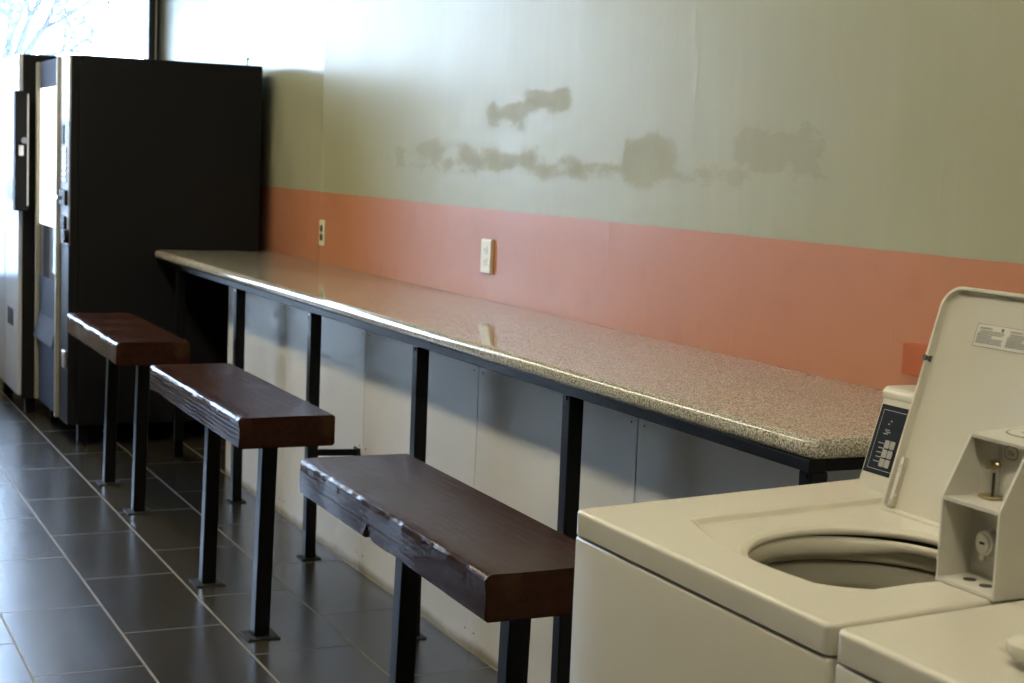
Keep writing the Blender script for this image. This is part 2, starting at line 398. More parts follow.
# ------------------------------------------------------------------ counter
ZT = .917
POST_Y = [7.02, 6.055, 5.125, 4.165, 3.225, 2.292]
PX = 1.708; PW = .019
def counter():
    t = thing('counter', (1.95, 4.75, 0), 'long speckled laminate counter on black steel posts along the painted wall', 'counter')
    x0, x1, y0, y1 = 1.664, XW-.003, 2.262, 7.39
    # slab with a rolled front and near edge
    bm = bmesh.new()
    n = 8; th = .038
    prof = []
    for i in range(n+1):
        a = PI/2*i/n; prof.append((.019*(1-math.sin(a)), th-.019*(1-math.cos(a))))  # inset, height from top round
    prof = [(.018*(1-math.sin(a)), th-.018*(1-math.cos(a))) for a in [PI/2*i/n for i in range(n+1)]]
    prof += [(.014*(1-math.sin(a)), .014*(1-math.cos(a))) for a in [PI/2*(n-i)/n for i in range(n+1)]]
    rings = []
    for ins, h in prof:
        pts = rrect(x0+ins, x1, y0+ins, y1-ins, (.034-ins, .001, .001, .050-ins), 8)
        pts = pts+[(x0+ins, y1-ins-.06-q*.2) for q in range(1, 24)]
        rings.append([bm.verts.new((p[0]+(.016*max(0, 3-p[1])/.74 if p[0] < 1.9 else 0), p[1], ZT-th+h)) for p in pts])
    for A, B in zip(rings, rings[1:]):
        for i in range(len(A)): bm.faces.new((A[i], A[(i+1) % len(A)], B[(i+1) % len(A)], B[i]))
    bm.faces.new(rings[0]); bm.faces.new(rings[-1][::-1])
    link('countertop', bm, M['top'], t, smooth=True, angle=60)
    zr1, zr0 = ZT-.0385, ZT-.062
    link('rail', bx(PX-PW-.004, PX+PW-.004, y0+.012, y1-.004, zr0, zr1, .002), M['steel'], t)
    link('rail', bx(PX+PW-.003, XW-.01, y0+.012, y0+.05, zr0+.001, zr1, .002), M['steel'], t)
    for i, y in enumerate(POST_Y):
        lean = 0
        p = link('post', bx(PX-PW, PX+PW, y-PW, y+PW, .004, zr0+.0, .003), M['steel'], t)
        b = bx(PX-.034, PX+.034, y-.034, y+.034, 0, .0045, .001)
        link('base_plate', b, M['plate'], parent=p)
        bo = cyl(bmesh.new(), (PX-PW+.001, y-.004, zr0-.008), (PX-PW-.004, y-.004, zr0-.008), .006, .005, 10)
        link('bolt', bo, M['chrome' if i in (1, 2) else 'steel'], parent=p)
        if i == 2:
            br = bmesh.new(); p0, p1 = Vector((PX+PW-.008, y-.005, .370)), Vector((XK-.003, y-.165, .396))
            ax = (p1-p0).normalized(); sd = ax.cross(Vector((0, 0, 1))).normalized()
            plane_box(br, p0, ax, sd, sd.cross(ax), 0, (p1-p0).length, -.006, .006, -.011, .011)
            box(br, XK-.006, XK-.001, y-.185, y-.13, .375, .412, .002)
            link('wall_bracket', br, M['steel'], parent=p)

# ------------------------------------------------------------------ stools
ZS = .674
def stool(y0, y1, xl0, xl1, seed, label, legs, notch=None, tan=False):
    """seat from near end y0 (left side xl0) to far end y1 (left side xl1)"""
    t = thing('plank_stool', (1.29, (y0+y1)/2, 0), label, 'stool', 'plank stools along the counter')
    rnd = random.Random(seed)
    W, TH = .274, .086
    bm = bmesh.new()
    ny = 120
    # cross-section outline: slightly eased corners
    e = .006
    def sect(y, s):
        xl = xl0+(xl1-xl0)*s; xr = xl+W
        wob = lambda k, a, f=9: a*noise.noise((y*f, k*7.3+seed*3.1, .5))
        wl = wob(1, .004, 6); wt = wob(2, .0035, 16)+wob(5, .002, 45); wb = wob(3, .006, 7)
        zb = ZS-TH + max(0, wb)
        if notch and abs(y-notch) < .024: zb += .030*(1-abs(y-notch)/.024)
        zt = ZS
        return [(xl+e+.002, zb), (xr-e, ZS-TH), (xr, ZS-TH+e), (xr, zt-e), (xr-e, zt), (xl+.05, zt), (xl+.010+max(0, wt)*1.5, zt-.0005), (xl+.004+wt*.5, zt-.0025-abs(wt)*.6), (xl+wl*.5, zt-.008-abs(wt)), (xl+wl+.001, zt-.03), (xl+wl, zt-.055), (xl+wl*.6, zb+e)]
    rings = []
    for i in range(ny+1):
        s = i/ny; y = y0+(y1-y0)*s
        rings.append([bm.verts.new((x, y, z)) for x, z in sect(y, s)])
    for A, B in zip(rings, rings[1:]):
        for i in range(len(A)): bm.faces.new((A[i], B[i], B[(i+1) % len(A)], A[(i+1) % len(A)]))
    f0 = bm.faces.new(rings[0]); f1 = bm.faces.new(rings[-1][::-1])
    es = list(f0.edges)+list(f1.edges)
    bmesh.ops.bevel(bm, geom=es, offset=.004, segments=2, affect='EDGES')
    link('seat', bm, M['wood'], t, smooth=True, angle=35)
    for (lx, ly) in legs:
        w = .0228; lean = .013; lx += .004
        b = bmesh.new(); box(b, lx-w, lx+w, ly-w, ly+w, .005, ZS-TH+.001, .004, 2)
        for v in b.verts: v.co.x += lean*(v.co.z/.58)-.0
        lg = link('leg', b, M['steel'], t)
        pl = bx(lx-.048, lx+.048, ly-.048, ly+.048, 0, .0045, .001)
        for sx in (-1, 1):
            for sy in (-1, 1): cyl(pl, (lx+sx*.037, ly+sy*.037, .004), (lx+sx*.037, ly+sy*.037, .0065), .006, .005, 6)
        link('base_plate', pl, M['plate'], parent=lg)

def stools():
    stool(2.422, 3.52, 1.128, 1.146, 3, 'dark stained plank stool nearest the washing machine, notched lower edge', [(1.275, 2.63), (1.283, 3.2)], notch=3.045)
    stool(4.10, 5.20, 1.160, 1.168, 2, 'dark stained plank stool in the middle of the row of three', [(1.291, 4.31), (1.291, 4.905)])
    stool(5.80, 6.88, 1.178, 1.188, 1, 'dark stained plank stool in front of the black vending machine side', [(1.300, 5.98), (1.300, 6.54)])

# ------------------------------------------------------------------ washing machines
def washer(dy, label, open_lid, cat='washing machine'):
    t = thing('washing_machine', (1.41, 1.68+dy, 0), label, cat, 'almond top loading washing machines in a row')
    X0, X1, Y0, Y1 = 1.064, 1.765, 1.381+dy, 1.989+dy
    CY = 1.632+dy; CX = 1.307; R = .154
    # cabinet
    bm = bmesh.new()
    box(bm, X0+.001, X1-.005, Y0+.001, Y1-.001, .035, .8505, .006, 3)
    bmesh.ops.delete(bm, geom=[f for f in bm.faces if f.normal.z > .99 and f.calc_center_median().z > .84], context='FACES_ONLY')
    link('cabinet', bm, M['almond'], t, smooth=True, angle=50)
    g = bmesh.new()
    for a in ((X0+.010, X0+.016, Y0+.010, Y1-.010), (X1-.022, X1-.016, Y0+.010, Y1-.010), (X0+.010, X1-.016, Y0+.010, Y0+.016), (X0+.010, X1-.016, Y1-.016, Y1-.010)): box(g, *a, .84, .856)
    link('seam_gasket', g, M['gap_dark'], t)
    for sx in (X0+.06, X1-.06):
        for sy in (Y0+.06, Y1-.06):
            b = bmesh.new(); cyl(b, (sx, sy, 0), (sx, sy, .012), .024, .022, 16); cyl(b, (sx, sy, .012), (sx, sy, .036), .009, None, 10)
            link('foot', b, M['rubber'], t)
    # deck: a formed top with a lid well and a round tub opening
    def zb(x): return .889+.021*max(0, min(1, (x-X0)/.535))
    def well(x, y):
        yl = y-dy
        xf = 1.146+.040*((yl-1.635)/.225)**2
        a = ss(1.868, 1.856, yl)*ss(1.474, 1.488, yl)
        b_ = ss(xf-.006, xf+.007, x)*ss(1.532, 1.52, x)
        return a*b_
    def h(x, y):
        d = math.hypot(x-CX, y-CY)-R
        z = zb(x)-.008*well(x, y)
        z -= .0025*(1-ss(0, .010, d))
        return z
    per = rrect(X0, X1, Y0, Y1, .012, 5)
    dense = []
    for i in range(len(per)):
        a, b_ = Vector(per[i]), Vector(per[(i+1) % len(per)]); k = max(1, int((b_-a).length/.005))
        dense += [tuple(a.lerp(b_, j/k)) for j in range(k)]
    n = len(dense)
    bm = bmesh.new()
    rc = .007
    rings = []
    def ring(fn):
        rings.append([bm.verts.new(fn(p)) for p in dense])
    def hole(p, r):
        a = math.atan2(p[1]-CY, p[0]-CX); return CX+r*math.cos(a), CY+r*math.sin(a)
    # inside lip, from below
    for rr, dz in ((R+.014, -.0110), (R+.004, -.0110), (R-.001, -.0100), (R-.0035, -.0075), (R-.0035, -.004), (R-.002, -.0012)):
        def f(p, rr=rr, dz=dz):
            x, y = hole(p, rr); xe, ye = hole(p, R); return (x, y, h(xe, ye)+dz)
        ring(f)
    NR = 100
    for k in range(NR+1):
        s = k/NR
        def f(p, s=s):
            x, y = hole(p, R)
            # inset perimeter so that the rounded edge starts rc in
            qx = min(max(p[0], X0+rc), X1-rc); qy = min(max(p[1], Y0+rc), Y1-rc)
            x = x+(qx-x)*s; y = y+(qy-y)*s
            return (x, y, h(x, y))
        ring(f)
    for i in range(1, 7):
        a = PI/2*i/6
        def f(p, a=a):
            qx = min(max(p[0], X0+rc), X1-rc); qy = min(max(p[1], Y0+rc), Y1-rc)
            return (qx+(p[0]-qx)*math.sin(a), qy+(p[1]-qy)*math.sin(a), h(qx, qy)-rc*(1-math.cos(a)))
        ring(f)
    ring(lambda p: (p[0], p[1], .858)); ring(lambda p: (p[0], p[1], .8535))
    ring(lambda p: (p[0]+(CX-p[0])*.012, p[1]+(CY-p[1])*.012, .8525))
    for A, B in zip(rings, rings[1:]):
        for i in range(n): bm.faces.new((A[i], A[(i+1) % n], B[(i+1) % n], B[i]))
    bmesh.ops.remove_doubles(bm, verts=bm.verts, dist=1e-5)
    link('top_deck', bm, M['almond'], t, smooth=True, angle=50)
    # tub ring: an annulus below the opening whose lower lip dips on the far left
    def lathe(name, prof, m, par=t, seg=96, wave=None):
        bm = bmesh.new(); rs = []
        for j, (r, z) in enumerate(prof):
            rs.append([bm.verts.new((CX+r*math.cos(a), CY+r*math.sin(a), z+(wave(a, j) if wave else 0))) for a in [2*PI*i/seg for i in range(seg)]])
        for A, B in zip(rs, rs[1:]):
            for i in range(seg): bm.faces.new((A[i], A[(i+1) % seg], B[(i+1) % seg], B[i]))
        return link(name, bm, m, par, smooth=True, angle=60)
    def wv(a, j):
        # the ring thins out towards the wall side (a=0 points to the wall, pi/2 away along the row)
        a = a if a < PI else a-2*PI
        k = 1-ss(.45, 1.15, a) if a > -1.2 else ss(-1.2, -1.7, a)*0+1
        return .021*k*(j/5.0)**1.5 if j <= 5 else .021*k
    lathe('tub_ring', [(R+.004, .8775), (R+.000, .8765), (R-.004, .870), (R-.004, .857), (R-.001, .8495), (R+.007, .8475)], M['tub'], wave=wv)
    lathe('tub_cover', [(R+.013, .8730), (R+.011, .872), (R+.010, .865), (R+.009, .8455), (R+.012, .8415), (R+.022, .8405)], M['tub'])
    lathe('shadow_gap', [(R+.010, .8840), (R+.0105, .872), (R+.05, .872)], M['gap_dark'])  # black sleeve added to put shade into the gap under the lip
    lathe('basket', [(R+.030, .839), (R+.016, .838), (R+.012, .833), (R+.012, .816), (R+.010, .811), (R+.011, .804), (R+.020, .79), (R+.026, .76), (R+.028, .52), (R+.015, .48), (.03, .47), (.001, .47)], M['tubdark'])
    ag = [(.075, .472), (.06, .50), (.04, .53), (.032, .60), (.030, .66), (.022, .675), (.001, .678)]
    a_ = lathe('agitator', ag, M['tub'])
    fb = bmesh.new()
    for k in range(4):
        c, s = math.cos(k*PI/2+.4), math.sin(k*PI/2+.4)
        plane_box(fb, (CX, CY, .475), (c, s, 0), (0, 0, 1), (-s, c, 0), .03, .10, 0, .06, -.005, .005)
    link('agitator_fin', fb, M['tub'], parent=a_)
    # lid: pressed pan hinged at the back of the well
    HX, HZ = 1.501, .8920
    th = math.radians(16) if open_lid else math.radians(-89.2)
    ev = Vector((math.sin(th), 0, math.cos(th))); eu = Vector((0, -1, 0)); ed = Vector((-math.cos(th), 0, math.sin(th)))   # ed: inner face direction
    if not open_lid: HX, HZ = 1.489, .9155
    org = Vector((HX, 1.832+dy, HZ))
    LW, LH = .345, .3475
    o1 = rrect(0, LW, 0, LH, (.010, .010, .036, .036), 8); o2 = rrect(.0065, LW-.0065, .0065, LH-.0065, (.008, .008, .031, .031), 8); o3 = rrect(.010, LW-.010, .009, LH-.015, (.008, .008, .026, .026), 8)
    def P(p, d): return org+eu*p[0]+ev*p[1]+ed*d
    bm = bmesh.new(); D = .015
    seq = [(o2, -.001), (o1, .003), (o1, D-.002), (rrect(.0015, LW-.0015, .0015, LH-.0015, (.0095, .0095, .0345, .0345), 8), D), (rrect(.005, LW-.005, .005, LH-.005, (.0085, .0085, .0325, .0325), 8), D), (o2, D-.002), (o2, .009), (o3, .0045)]
    rs = [[bm.verts.new(P(p, d)) for p in o] for o, d in seq]
    for A, B in zip(rs, rs[1:]):
        for i in range(len(A)): bm.faces.new((A[i], A[(i+1) % len(A)], B[(i+1) % len(A)], B[i]))
    bm.faces.new(rs[0]); bm.faces.new(rs[-1][::-1])
    ld = link('lid', bm, M['almond'], t, smooth=True, angle=45)
    # lid fittings
    for u in (.003, LW-.003):
        b = bmesh.new(); c = org+eu*u+ev*.235+ed*(D-.006); cyl(b, c-eu*.004, c+eu*.005, .0052, .0048, 14); cyl(b, c+ed*.0, c+ed*.009, .005, .004, 14)
        link('bumper', b, M['rubber'], parent=ld)
    for u in (.012, LW-.018):
        b = bmesh.new(); plane_box(b, org, eu, ev, ed, u, u+.007, .012, .085, .004, .0125)
        for v in (.022, .072):
            c = org+eu*(u+.0035)+ev*v+ed*.0125; cyl(b, c, c+ed*.0015, .0022, .002, 8)
        link('hinge_plate', b, M['almond_box'], parent=ld)
        b = bmesh.new(); cyl(b, org+eu*(u-.004)+ev*.012+ed*.006, org+eu*(u+.008)+ev*.03+ed*.010, .0016, None, 8)
        link('hinge_pin', b, M['chrome'], parent=ld)
    # printed warning label on the inside of the lid
    L0 = .078; V0, V1 = .2650, .3000
    b = bmesh.new(); plane_box(b, org, eu, ev, ed, L0, L0+.182, V0, V1, .0042, .0050)
    lb = link('warning_label', b, M['label'], parent=ld); lb['label'] = 'pale paper label printed with small grey text'
    tx = bmesh.new(); rn = random.Random(4)
    d0, d1 = .0049, .0053
    for (a, b2, c, d) in ((L0+.001, L0+.181, V1-.0014, V1-.0008), (L0+.001, L0+.181, V0+.0008, V0+.0014), (L0+.001, L0+.0015, V0+.001, V1-.001), (L0+.1805, L0+.181, V0+.001, V1-.001)):
        plane_box(tx, org, eu, ev, ed, a, b2, c, d, d0, d1)
    for cidx in range(3):
        u = L0+.006+cidx*.060
        text_bm('WARNING', .0052, org+eu*(u+.002)+ev*(V1-.0085)+ed*d0, eu, ev, ed, .0003, 'LEFT', tx)
        cc = org+eu*(u+.0475)+ev*(V1-.0065)+ed*d0; cyl(tx, cc, cc+ed*.0004, .0026, None, 14)
        for r in range(9):
            v = V1-.0112-r*.0022
            uu = u+(0 if r > 1 else .004); end = u+.052
            if r in (3, 4): end = u+.030
            while uu < end-.002:
                w = min(end-uu, .002+rn.random()*.006); plane_box(tx, org, eu, ev, ed, uu, uu+w, v, v+.0011, d0, d1); uu += w+.0009
    link('lettering', tx, M['dark_ink'], parent=lb)
    # control console at the back
    prof = [(1.536, .900), (1.5375, .918), (1.5755, 1.045), (1.590, 1.051), (1.70, 1.05), (1.735, 1.03), (1.745, .900)]
    bm = bmesh.new(); prism(bm, prof, Y0+.012, Y1-.038, 'y')
    es = [e for e in bm.edges if abs(e.verts[0].co.y-e.verts[1].co.y) < 1e-5]
    bmesh.ops.bevel(bm, geom=es, offset=.005, segments=3, affect='EDGES')
    cn = link('control_console', bm, M['almond'], t, smooth=True, angle=40)
    o = [(1.5745+.0125*(1-math.cos(q)), 1.0475+.0135*math.sin(q)) for q in [-.7+i*(PI/2+.7)/8 for i in range(9)]] + [(1.64, 1.061), (1.70, 1.054), (1.70, 1.04), (1.585, 1.037)]
    bm = bmesh.new(); prism(bm, o, Y0+.011, Y1-.035, 'y')
    es = [e for e in bm.edges if abs(e.verts[0].co.y-e.verts[1].co.y) < 1e-5]
    bmesh.ops.bevel(bm, geom=es, offset=.003, segments=2, affect='EDGES')
    link('console_cap', bm, M['almond'], parent=cn, smooth=True, angle=40)
    a = Vector((1.5375, 1.9515+dy, .918)); fv = (Vector((1.5755, 0, 1.045))-Vector((1.5375, 0, .918))).normalized(); fu = Vector((0, -1, 0)); fd = Vector((-fv.z, 0, fv.x))
    b = bmesh.new(); plane_box(b, a, fu, fv, fd, .008, .30, .014, .122, -.002, .0008)
    pn = link('control_panel', b, M['panel'], parent=cn)
    tx = bmesh.new()
    for (u0, u1, v0, v1) in ((.0155, .28, .021, .0218), (.0155, .28, .1135, .1143), (.0155, .0161, .021, .1143), (.2794, .28, .021, .1143)):
        plane_box(tx, a, fu, fv, fd, u0, u1, v0, v1, .0006, .0011)
    rn = random.Random(9)
    for (u, v) in ((.037, .0335), (.038, .048), (.037, .0625), (.040, .041), (.040, .055)):
        uu = u-.012
        while uu < u: w = .0018+rn.random()*.002; plane_box(tx, a, fu, fv, fd, uu, uu+w, v-.0007, v+.0007, .0006, .0011); uu += w+.0007
    for (u, v) in ((.031, .083), (.034, .080), (.029, .077)): plane_box(tx, a, fu, fv, fd, u, u+.011, v, v+.0012, .0006, .0011)
    for (u, v) in ((.036, .093), (.040, .098)): plane_box(tx, a, fu, fv, fd, u-.0012, u+.0012, v-.001, v+.001, .0006, .0011)
    link('panel_print', tx, M['ink'], parent=pn)
    for v in (.027, .0415, .056):
        for u in (.040, .0525):
            kb = bmesh.new()
            o = rrect(u, u+.0108, v, v+.0125, .0022, 3)
            A = [kb.verts.new(a+fu*p[0]+fv*p[1]+fd*.0006) for p in o]; B = [kb.verts.new(a+fu*p[0]+fv*p[1]+fd*.0018) for p in o]
            for i in range(len(o)): kb.faces.new((A[i], A[(i+1) % len(o)], B[(i+1) % len(o)], B[i]))
            kb.faces.new(B); kb.faces.new(A[::-1])
            plane_box(kb, a, fu, fv, fd, u+.003, u+.008, v+.005, v+.0062, .0017, .0020)
            link('button', kb, M['key'], parent=pn)
    # coin box in front of the console, open to the front, with a lock below and a coin slide above
    ya, yb_ = 1.375+dy, 1.476+dy          # right and left cheeks
    side = [(1.291, .8985), (1.291, 1.003), (1.330, 1.0785), (1.53, 1.089), (1.53, .8985)]
    bm = bmesh.new(); w = .0035
    prism(bm, side, yb_-w, yb_, 'y'); prism(bm, side, ya, ya+w, 'y')
    prism(bm, [(1.327, 1.0745), (1.3265, 1.0785), (1.53, 1.089), (1.53, 1.085)], ya+w, yb_-w, 'y')
    prism(bm, [(1.2915, .8990), (1.2915, .9035), (1.42, .9075), (1.42, .903)], ya+w, yb_-w, 'y')
    box(bm, 1.2915, 1.36, ya+w, yb_-w, .999, 1.0035)
    prism(bm, [(1.3455, 1.003), (1.3455, 1.079), (1.35, 1.079), (1.35, 1.003)], ya+w, yb_-w, 'y')
    prism(bm, [(1.342, .904), (1.342, 1.0), (1.3465, 1.0), (1.3465, .904)], ya+w, yb_-w, 'y')
    cb = link('coin_box', bm, M['almond_box'], t)
    # floor holes, label, slide, lock
    b = bmesh.new()
    for (hx, hy) in ((1.318, 1.446), (1.316, 1.416)): cyl(b, (hx, hy+dy, .9040), (hx, hy+dy, .9050), .0080, None, 16)
    link('screw_hole', b, M['plugdark'], parent=cb)
    lp = bx(1.3395, 1.3425, 1.412+dy, 1.4695+dy, .918, .994, .001)
    lk_ = link('lock_plate', lp, M['lockplate'], parent=cb)
    b = bmesh.new(); cyl(b, (1.3395, 1.4375+dy, .950), (1.328, 1.4375+dy, .950), .0155, .0150, 28); cyl(b, (1.328, 1.4375+dy, .950), (1.325, 1.4375+dy, .950), .0120, .0110, 28)
    lc = link('lock', b, M['chrome'], parent=cb)
    b = bx(1.3243, 1.3252, 1.4335+dy, 1.4415+dy, .949, .952); link('keyhole', b, M['slotdark'], parent=lc)
    link('screw', cyl(bmesh.new(), (1.3395, 1.4475+dy, .930), (1.3345, 1.4475+dy, .930), .0045, .004, 14), M['chrome'], parent=cb)
    link('screw', cyl(bmesh.new(), (1.3395, 1.446+dy, .988), (1.337, 1.446+dy, .988), .003, .0025, 10), M['chrome'], parent=cb)
    sx = 1.3455
    b = bmesh.new(); box(b, sx-.004, sx, 1.439+dy, 1.445+dy, 1.034, 1.077, .001); sl = link('coin_slide', b, M['almond_box'], parent=cb)
    b = bmesh.new()
    box(b, sx-.006, sx, 1.4365+dy, 1.4485+dy, 1.006, 1.042, .001); link('slide_track', b, M['alu'], parent=sl)
    b = bx(sx-.0068, sx-.0055, 1.4392+dy, 1.4432+dy, 1.008, 1.035); link('coin_slot', b, M['slotdark'], parent=sl)
    b = bmesh.new(); cyl(b, (sx-.002, 1.442+dy, 1.045), (sx-.016, 1.442+dy, 1.045), .0065, .0058, 18); cyl(b, (sx-.007, 1.452+dy, 1.0475), (sx-.007, 1.432+dy, 1.0455), .0030, None, 10)
    link('slide_screw', b, M['brass'], parent=sl)
    b = bx(sx-.018, sx, 1.430+dy, 1.454+dy, 1.0042, 1.0085, .001); link('slide_foot', b, M['brass'], parent=sl)
    # price oval on the back plate and the printed oval on the top
    eu2, ev2, ed2 = Vector((0, -1, 0)), Vector((0, 0, 1)), Vector((-1, 0, 0))
    def oval(cc, ra, rb, eu_, ev_, ed_, d):
        bm = bmesh.new(); O = [(ra*math.cos(q)*abs(math.cos(q))**(-.35 if abs(math.cos(q)) > .05 else 0), rb*math.sin(q)) for q in [2*PI*i/40 for i in range(40)]]
        A = [bm.verts.new(cc+eu_*p[0]+ev_*p[1]) for p in O]; B = [bm.verts.new(cc+eu_*p[0]+ev_*p[1]+ed_*d) for p in O]
        for i in range(40): bm.faces.new((A[i], A[(i+1) % 40], B[(i+1) % 40], B[i]))
        bm.faces.new(B); bm.faces.new(A[::-1]); return bm
    pc = Vector((sx, 1.4215+dy, 1.0625))
    ol = link('price_label', oval(pc, .0115, .0085, eu2, ev2, ed2, .0004), M['dark_ink'], parent=cb); ol['label'] = 'small oval price label with a dark outline'
    b = oval(pc+ed2*.0003, .0103, .0073, eu2, ev2, ed2, .0003); link('label_face', b, M['almond_box'], parent=ol)
    link('lettering', text_bm('25\u00a2', .0085, pc+ed2*.0007+Vector((0, 0, -.003)), eu2, ev2, ed2, .0002, 'CENTER'), M['dark_ink'], parent=ol)
    tz = lambda x: 1.0785+(x-1.33)/(.20)*.0105
    tc = Vector((1.395, 1.430+dy, tz(1.395)+.0003)); tu, tv = Vector((0, -1, 0)), Vector((1, 0, .0525)).normalized(); tn = Vector((-.0525, 0, 1)).normalized()
    b = oval(tc, .038, .034, tu, tv, tn, .0003); to = link('printed_emblem', b, M['dark_ink'], parent=cb)
    b = oval(tc+tn*.0003, .0360, .0320, tu, tv, tn, .0003); 
    link('label_face', b, M['almond_box'], parent=to)
    b = bmesh.new()
    for i in range(5):
        u0 = -.020+i*.0085; plane_box(b, tc+tn*.0005, tu, tv, tn, u0, u0+.006, -.005, .005, 0, .0003)
    for v in (-.014, .012): plane_box(b, tc+tn*.0005, tu, tv, tn, -.016, .016, v, v+.002, 0, .0003)
    link('lettering', b, M['dark_ink'], parent=to)
    return t

# ------------------------------------------------------------------ vending machines
def snack_machine():
    X, X1, Y0, Y1, Z0, Z1 = 1.252, 2.148, 7.22, 8.08, .095, 1.793
    t = thing('vending_machine', (1.7, 7.65, 0), 'black vending machine with glass front touching the end of the counter', 'vending machine')
    link('cabinet', bx(X+.045, X1, Y0, Y1, Z0, Z1, .006), M['black'], t)
    for lx in (X+.075, X1-.08):
        for ly in (Y0+.045, Y1-.06):
            b = bmesh.new(); box(b, lx-.02, lx+.02, ly-.02, ly+.02, .012, Z0+.001, .002); cyl(b, (lx, ly, 0), (lx, ly, .013), .024, .02, 14)
            link('leg', b, M['steel'], t)
    # door: outer frame, glass case, control column on the near side
    D0 = X
    yc = 7.452
    d = link('door', bx(D0+.006, X+.045, Y0+.002, Y1-.002, Z0+.002, Z1-.002, .004), M['black'], t)
    fr = bmesh.new()
    for (a, b_, c, e) in ((yc-.0, yc+.030, Z0+.004, Z1-.004), (Y1-.034, Y1-.004, Z0+.004, Z1-.004)):
        box(fr, D0-.016, D0+.02, a, b_, c, e, .003)
    link('door_trim', fr, M['trimtan'], parent=d)
    link('header_panel', bx(D0, D0+.02, yc+.03, Y1-.034, 1.66, Z1-.004, .002), M['blue_pl'], parent=d)
    link('case_window', bx(D0+.002, D0+.008, yc+.03, Y1-.034, .99, 1.66), M['case_glow'], parent=d)  # glow stands in for window light reflected off the glass; no lamp
    link('case_window', bx(D0+.002, D0+.008, yc+.03, Y1-.034, .735, .99), M['white_gloss'], parent=d)
    link('dispensing_panel', bx(D0, D0+.02, yc+.03, Y1-.034, Z0+.004, .735, .002), M['blue_pl'], parent=d)
    fl = bmesh.new(); prism(fl, [(D0-.002, .545), (D0-.028, .425), (D0-.022, .420), (D0+.006, .540)], yc+.045, Y1-.045, 'y')
    link('delivery_flap', fl, M['flap'], parent=d)
    link('control_column', bx(D0-.001, D0+.02, Y0+.003, yc, 1.49, Z1-.003, .003), M['white_pl'], parent=d)
    link('control_column', bx(D0, D0+.02, Y0+.003, yc, .93, 1.49, .003), M['grey_pl'], parent=d)
    link('control_column', bx(D0+.002, D0+.02, Y0+.003, yc, Z0+.003, .93, .003), M['panel'], parent=d)
    link('display', bx(D0-.004, D0+.002, 7.34, 7.40, 1.39, 1.475, .001), M['panel'], parent=d)
    kp = bmesh.new()
    for r in range(6):
        for c in range(2): box(kp, D0-.006, D0+.001, 7.275+c*.05, 7.315+c*.05, 1.215+r*.028, 1.236+r*.028, .002)
    link('keypad', kp, M['white_pl'], parent=d)
    b = bmesh.new(); box(b, D0-.014, D0+.001, 7.25, 7.40, 1.11, 1.18, .003); link('coin_slot_plate', b, M['panel'], parent=d)
    b = bmesh.new(); box(b, D0-.03, D0-.012, 7.35, 7.40, 1.135, 1.152, .002); link('coin_return_lever', b, M['chrome'], parent=d)
    b = bmesh.new(); box(b, D0-.012, D0+.001, 7.27, 7.36, 1.00, 1.06, .003); link('bill_slot', b, M['panel'], parent=d)
    b = bmesh.new(); cyl(b, (D0+.001, 7.24, .97), (D0-.02, 7.24, .97), .032, .028, 20); link('door_lock', b, M['panel'], parent=d)
    b = bmesh.new(); box(b, D0-.010, D0+.003, 7.25, 7.32, .36, .44, .004); link('coin_cup', b, M['chrome'], parent=d)
    b = bmesh.new(); cyl(b, (2.085, Y0+.05, Z1-.002), (2.085, Y0+.05, Z1+.03), .003, None, 8); cyl(b, (2.085, Y0+.05, Z1+.028), (2.092, Y0+.05, Z1+.036), .006, None, 10)
    link('top_stud', b, M['steel'], t)
    t.location.x += .029; t.location.y += .18

def drink_machine():
    X, X1, Y0, Y1, Z0, Z1 = 1.176, 2.206, 8.205, 9.12, .080, 1.832  # unseen depth stretched to the wall to block window light
    t = thing('vending_machine', (1.6, 8.66, 0), 'white fronted vending machine with black sides beyond the glass fronted one', 'vending machine')
    link('cabinet', bx(X+.02, X1, Y0, Y1, Z0, Z1, .006), M['black'], t)
    for lx in (X+.07, X1-.08):
        for ly in (Y0+.06, Y1-.06):
            link('leg', bx(lx-.025, lx+.025, ly-.025, ly+.025, 0, Z0+.001, .003), M['steel'], t)
    d = bmesh.new(); box(d, X, X+.021, Y0+.002, Y1-.002, Z0+.02, Z1-.002, .005)
    dr = link('door', d, M['white_pl'], t)
    link('door_seam', bx(X-.002, X+.004, 8.672, 8.684, Z0+.03, Z1-.01), M['grey_pl'], parent=dr)
    link('recess', bx(X-.0015, X+.004, 8.40, 8.62, 1.085, 1.205, .001), M['grey_pl'], parent=dr)
    link('vend_slot', bx(X-.0015, X+.004, 8.36, 8.56, .44, .53, .001), M['panel'], parent=dr)
    # payment unit on the near side
    b = bx(1.147, 1.212, 8.125, 8.206, 1.047, 1.645, .004)
    pu = link('payment_unit', b, M['black'], t)
    t.location.x += .019; t.location.y += .135
    link('metal_edge', bx(1.206, 1.2125, 8.121, 8.126, 1.075, 1.63), M['alu'], parent=pu)
    b = bmesh.new(); cyl(b, (1.175, 8.126, 1.335), (1.175, 8.105, 1.335), .012, None, 14); box(b, 1.163, 1.187, 8.112, 8.126, 1.325, 1.375, .002); link('lock', b, M['chrome'], parent=pu)
    b = bmesh.new(); cyl(b, (1.192, 8.126, 1.40), (1.192, 8.112, 1.40), .016, None, 14); link('knob', b, M['grey_pl'], parent=pu)

